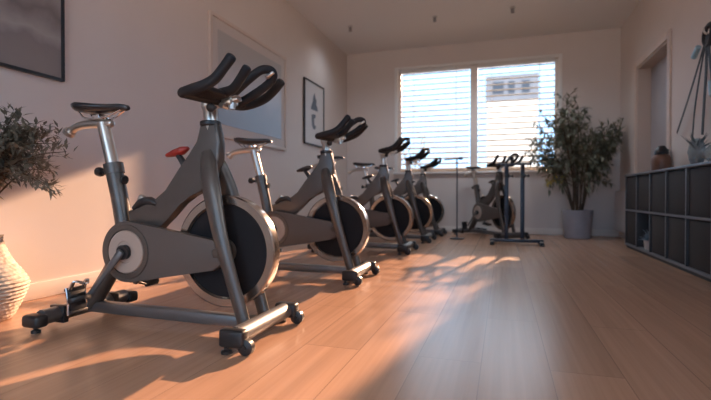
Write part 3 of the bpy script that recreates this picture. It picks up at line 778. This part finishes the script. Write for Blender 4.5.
# ------------------------------------------------------------------ ceiling spots
for x, lb in ((-2.16, 'small grey ceiling spotlight on the left, nearest the left wall'), (-.92, 'small grey ceiling spotlight in the middle of the three'), (.11, 'small grey ceiling spotlight on the right of the three')):
    t = thing('ceiling_spotlight', lb, 'spotlight', (x, 6.47, H), 0, 'ceiling spotlights')
    bm = BM(); lathe(bm, [(.035, -.012), (.038, -.0005)], 20); obj('mounting_plate', bm, 'white_obj', t)
    lp = bpy.data.lights.new('spot_fill_light', 'SPOT'); lp.energy = 14 if x < -2 else 50; lp.color = (.78, .88, 1.0); lp.spot_size = math.radians(150); lp.spot_blend = 1.0; lp.shadow_soft_size = .12  # added fill light for the far end; the spots themselves are unlit
    lo = bpy.data.objects.new('spot_fill_light', lp); COL.objects.link(lo); lo.parent = t; lo.location = (0, 0, -.10)
    bm = BM(); lathe(bm, [(.020, -.075), (.022, -.072), (.022, -.015), (.015, -.011)], 20, Matrix.Rotation(.15, 4, 'X')); obj('lamp_head', bm, 'spot', t)

# ------------------------------------------------------------------ things on the cube shelf
TOP = CH
t = thing('lidded_jar', 'brown lidded jar on the cube shelf in front of the doorway', 'jar', (1.50, 5.30, TOP+.0005))
bm = BM(); lathe(bm, [(.075, 0), (.085, .008), (.088, .09), (.084, .13), (.07, .155), (.055, .165)], 28); obj('body', bm, 'brownjar', t)
bm = BM(); lathe(bm, [(.058, .165), (.062, .17), (.062, .20), (.055, .21), (.04, .235), (.03, .25), (.012, .255)], 24); obj('lid', bm, 'black_plastic', t)
t = thing('ceramic_cup', 'small white cup with a dark cap standing just behind the brown jar', 'cup', (1.59, 5.56, TOP+.0005))
bm = BM(); lathe(bm, [(.035, 0), (.042, .005), (.048, .12), (.05, .19), (.046, .195)], 24); obj('body', bm, 'white_obj', t)
bm = BM(); lathe(bm, [(.045, .196), (.05, .2), (.05, .235), (.042, .24)], 24); obj('cap', bm, 'black_plastic', t)

def facet_vase(x, y, label, h, r, seed, leaves=True):
    t = thing('glass_vase', label, 'vase', (x, y, TOP+.0005), seed*.7)
    bm = BM(); prof = [(r*.55, 0), (r*.85, h*.25), (r, h*.5), (r*.8, h*.8), (r*.55, h), (r*.50, h), (r*.74, h*.79), (r*.93, h*.5), (r*.79, h*.26), (r*.48, .008)]
    lathe(bm, prof, 7); obj('glass_body', bm, 'vase_glass', t, 5)
    if leaves:
        rg = random.Random(seed); bm = BM()
        for k in range(26):
            a = rg.uniform(0, 2*PI); el = rg.uniform(.5, 1.35); L = rg.uniform(.05, .11)
            d = V((math.cos(a)*math.cos(el), math.sin(a)*math.cos(el), math.sin(el)))
            leaf(bm, V((math.cos(a)*.01, math.sin(a)*.01, h*.55)), d, V((0, 0, 1)), L+h*.3, .022, .5)
        obj('succulent_leaves', bm, 'blueleaf', t, 60)
        bm = BM(); lathe(bm, [(r*.6, .012), (r*.78, h*.26), (r*.5, h*.55), (r*.05, h*.56)], 14); obj('gravel', bm, 'pot', t)
facet_vase(1.50, 4.42, 'faceted blue-tinted glass vase with a spiky succulent, under the hanging straps', .22, .065, 3)
facet_vase(1.50, 4.02, 'clear blue-tinted faceted glass bowl at the right edge of the picture', .13, .10, 7, False)

# small blue-grey succulent in the one open compartment
t = thing('succulent_pot', 'small blue-grey succulent in a pale pot inside the open shelf compartment', 'plant', (1.46, CY0+4.5*CW, Z0+th+.0005))
bm = BM(); lathe(bm, [(.05, 0), (.06, .08), (.062, .10), (.052, .10), (.05, .09)], 24); obj('pot', bm, 'white_obj', t)
rg = random.Random(9); bm = BM()
for k in range(70):
    a = rg.uniform(0, 2*PI); el = rg.uniform(.1, 1.4)
    leaf(bm, V((0, 0, .095)), V((math.cos(a)*math.cos(el)*.7, math.sin(a)*math.cos(el), math.sin(el))), V((0, 0, 1)), rg.uniform(.09, .15), .04, .5)
obj('leaves', bm, 'paleblue', t, 60)

# training straps hanging from a wall hook
t = thing('training_straps', 'black training straps with blue-grey handles hanging from a wall hook above the cube shelf', 'straps', (XR-.001, 4.50, 1.95))
bm = BM(); lathe(bm, [(.035, 0), (.035, .008), (.03, .012)], 20, axis_to((0, 0, 0), (-1, 0, 0))); tube(bm, [(-.01, 0, 0), (-.06, 0, -.01), (-.09, 0, .02), (-.085, 0, .05)], .008, 10, 4); obj('wall_hook', bm, 'silver', t)
def strap(pts, w=.03):
    bm = BM(); tube(bm, pts, w/2, 8, 5, flat=.22, side=(1, 0, 0)); obj('webbing', bm, 'strap', t)
strap([(-.062, .02, -.02), (-.065, .20, -.24), (-.06, .44, -.48), (-.045, .68, -.66), (-.04, .76, -.72)], .034)
strap([(-.066, .01, -.02), (-.07, .12, -.28), (-.06, .26, -.56), (-.05, .34, -.80)], .034)
strap([(-.07, .0, -.02), (-.075, -.01, -.30), (-.07, .04, -.58), (-.06, .10, -.82)], .05)
strap([(-.072, -.02, -.02), (-.08, -.10, -.26), (-.07, -.14, -.54), (-.06, -.10, -.80)], .045)
bm = BM(); tube(bm, [(-.07, -.05, .055), (-.08, -.13, .03), (-.08, -.12, -.06), (-.07, -.03, -.11), (-.065, .06, -.05), (-.07, .03, .03), (-.07, -.05, .055)], .018, 10, 5); obj('strap_loop', bm, 'strap', t)
for (p, d) in (((-.09, .10, -.075), (0, .8, -.45)), ((-.09, -.15, -.42), (0, -.2, -1))):
    bm = BM(); lathe(bm, [(.017, 0), (.022, .006), (.022, .125), (.017, .13)], 16, axis_to(p, d)); obj('strap_handle', bm, 'bluegrip', t)

# radiator in the corner
t = thing('radiator', 'white ribbed radiator on the right wall beyond the cube shelf', 'radiator', (XR-.001, 7.32, .10))
for k in range(7):
    y = -.24+k*.08
    bm = BM(); box(bm, -.10, -.035, y-.03, y+.03, 0, .58, .018, 3); obj('radiator_column', bm, 'radiator', t)
bm = BM()
for z in (.06, .52): tube(bm, [(-.067, -.25, z), (-.067, .25, z)], .018, 10, 1)
for y in (-.16, .16): box(bm, -.04, 0, y-.012, y+.012, .44, .47)
obj('header_pipe', bm, 'radiator', t)
bm = BM(); lathe(bm, [(.018, 0), (.022, .01), (.022, .05), (.015, .055)], 14, axis_to((-.067, -.25, .52), (0, -1, 0))); obj('radiator_valve', bm, 'black_plastic', t)

# ------------------------------------------------------------------ outside
bm = BM(); box(bm, -60, 60, 8.2, 120, -.6, -.5); g = struct('ground', bm, 'ground')
bm = BM(); box(bm, -60, 60, -80, -3.0, -.6, -.5); g = struct('ground', bm, 'ground')
t = thing('apartment_building', 'distant white building with a blue-grey top storey, seen through the right half of the window', 'building', (.6, 42, -.5))
bm = BM(); box(bm, -2.0, 2.15, 0, 8, 0, 9.3); obj('facade', bm, 'facade', t)
bm = BM(); box(bm, -2.1, 2.25, -.1, 8, 9.3, 11.5); up = obj('upper_storey', bm, 'facade_grey', t)
for x0, x1 in ((-1.5, -.6), (-.2, .3), (.9, 1.5)):
    bm = BM(); box(bm, x0, x1, -.16, -.09, 9.9, 10.9); obj('facade_window', bm, 'ext_glass', up)
rg = random.Random(21)
t = thing('garden_shrub', 'slender leafy shrub outside the left end of the window', 'shrub', (-1.72, 9.2, -.5))
bs, bl = BM(), BM()
for i in range(7):
    a = rg.uniform(0, 2*PI); e = V((math.cos(a)*.28, math.sin(a)*.2, rg.uniform(1.9, 2.55))); m_ = V((e.x*.3, e.y*.3, 1.3))
    tube(bs, [V((0, 0, 0)), m_, e], [.014, .010, .004], 6, 4); pts, _ = smooth_path([V((0, 0, 0)), m_, e], [0]*3, 10)
    for p in pts[9:]:
        for q in range(4): leaf(bl, p+rnd_dir(rg)*.05, rnd_dir(rg, .2), V((0, 0, 1)), rg.uniform(.06, .10), .03)
obj('stems', bs, 'stem', t); obj('foliage', bl, 'leaf_o', t, 60)

# ------------------------------------------------------------------ light
world = bpy.data.worlds.new('World'); SC.world = world; world.use_nodes = True
nt = world.node_tree; bg = nt.nodes['Background']
tc = nt.nodes.new('ShaderNodeTexCoord'); sp = nt.nodes.new('ShaderNodeSeparateXYZ'); nt.links.new(tc.outputs['Generated'], sp.inputs[0])
rp = nt.nodes.new('ShaderNodeValToRGB'); e = rp.color_ramp.elements
e[0].position = .0; e[0].color = (.26, .33, .42, 1); e[1].position = .75; e[1].color = (.96, .91, .87, 1)
for p_, c_ in ((.02, (.25, .42, .64)), (.26, (.25, .44, .67)), (.45, (.90, .88, .86))):
    k_ = e.new(p_); k_.color = (*c_, 1)
nt.links.new(sp.outputs['Z'], rp.inputs['Fac']); nt.links.new(rp.outputs['Color'], bg.inputs['Color'])
bg.inputs['Strength'].default_value = 5.0

sun = bpy.data.lights.new('sun', 'SUN'); sun.energy = 20.5; sun.color = (1.0, .57, .34); sun.angle = math.radians(.9)
so = bpy.data.objects.new('sun', sun); COL.objects.link(so); so.location = (3, 14, 6)
so.rotation_euler = V((-.188, -1, -.350)).to_track_quat('-Z', 'Y').to_euler()

# ------------------------------------------------------------------ camera
cam = bpy.data.cameras.new('camera'); co = bpy.data.objects.new('camera', cam); COL.objects.link(co)
cam.sensor_width = 36; cam.lens = 460/711*36
co.location = (0, 0, .62)
co.rotation_euler = (math.radians(90-.62), 0, math.radians(17.8))
cam.clip_start = .02; cam.clip_end = 300
cam.dof.use_dof = True; cam.dof.focus_distance = 2.05; cam.dof.aperture_fstop = 2.0
SC.camera = co

SC.view_settings.view_transform = 'Standard'; SC.view_settings.look = 'None'; SC.view_settings.gamma = 1
SC.view_settings.use_curve_mapping = False; SC.view_settings.exposure = 0.0
cy = SC.cycles
cy.use_denoising = True; cy.max_bounces = 10; cy.diffuse_bounces = 6; cy.glossy_bounces = 4; cy.transparent_max_bounces = 16
cy.sample_clamp_indirect = 6; cy.caustics_reflective = False; cy.caustics_refractive = False
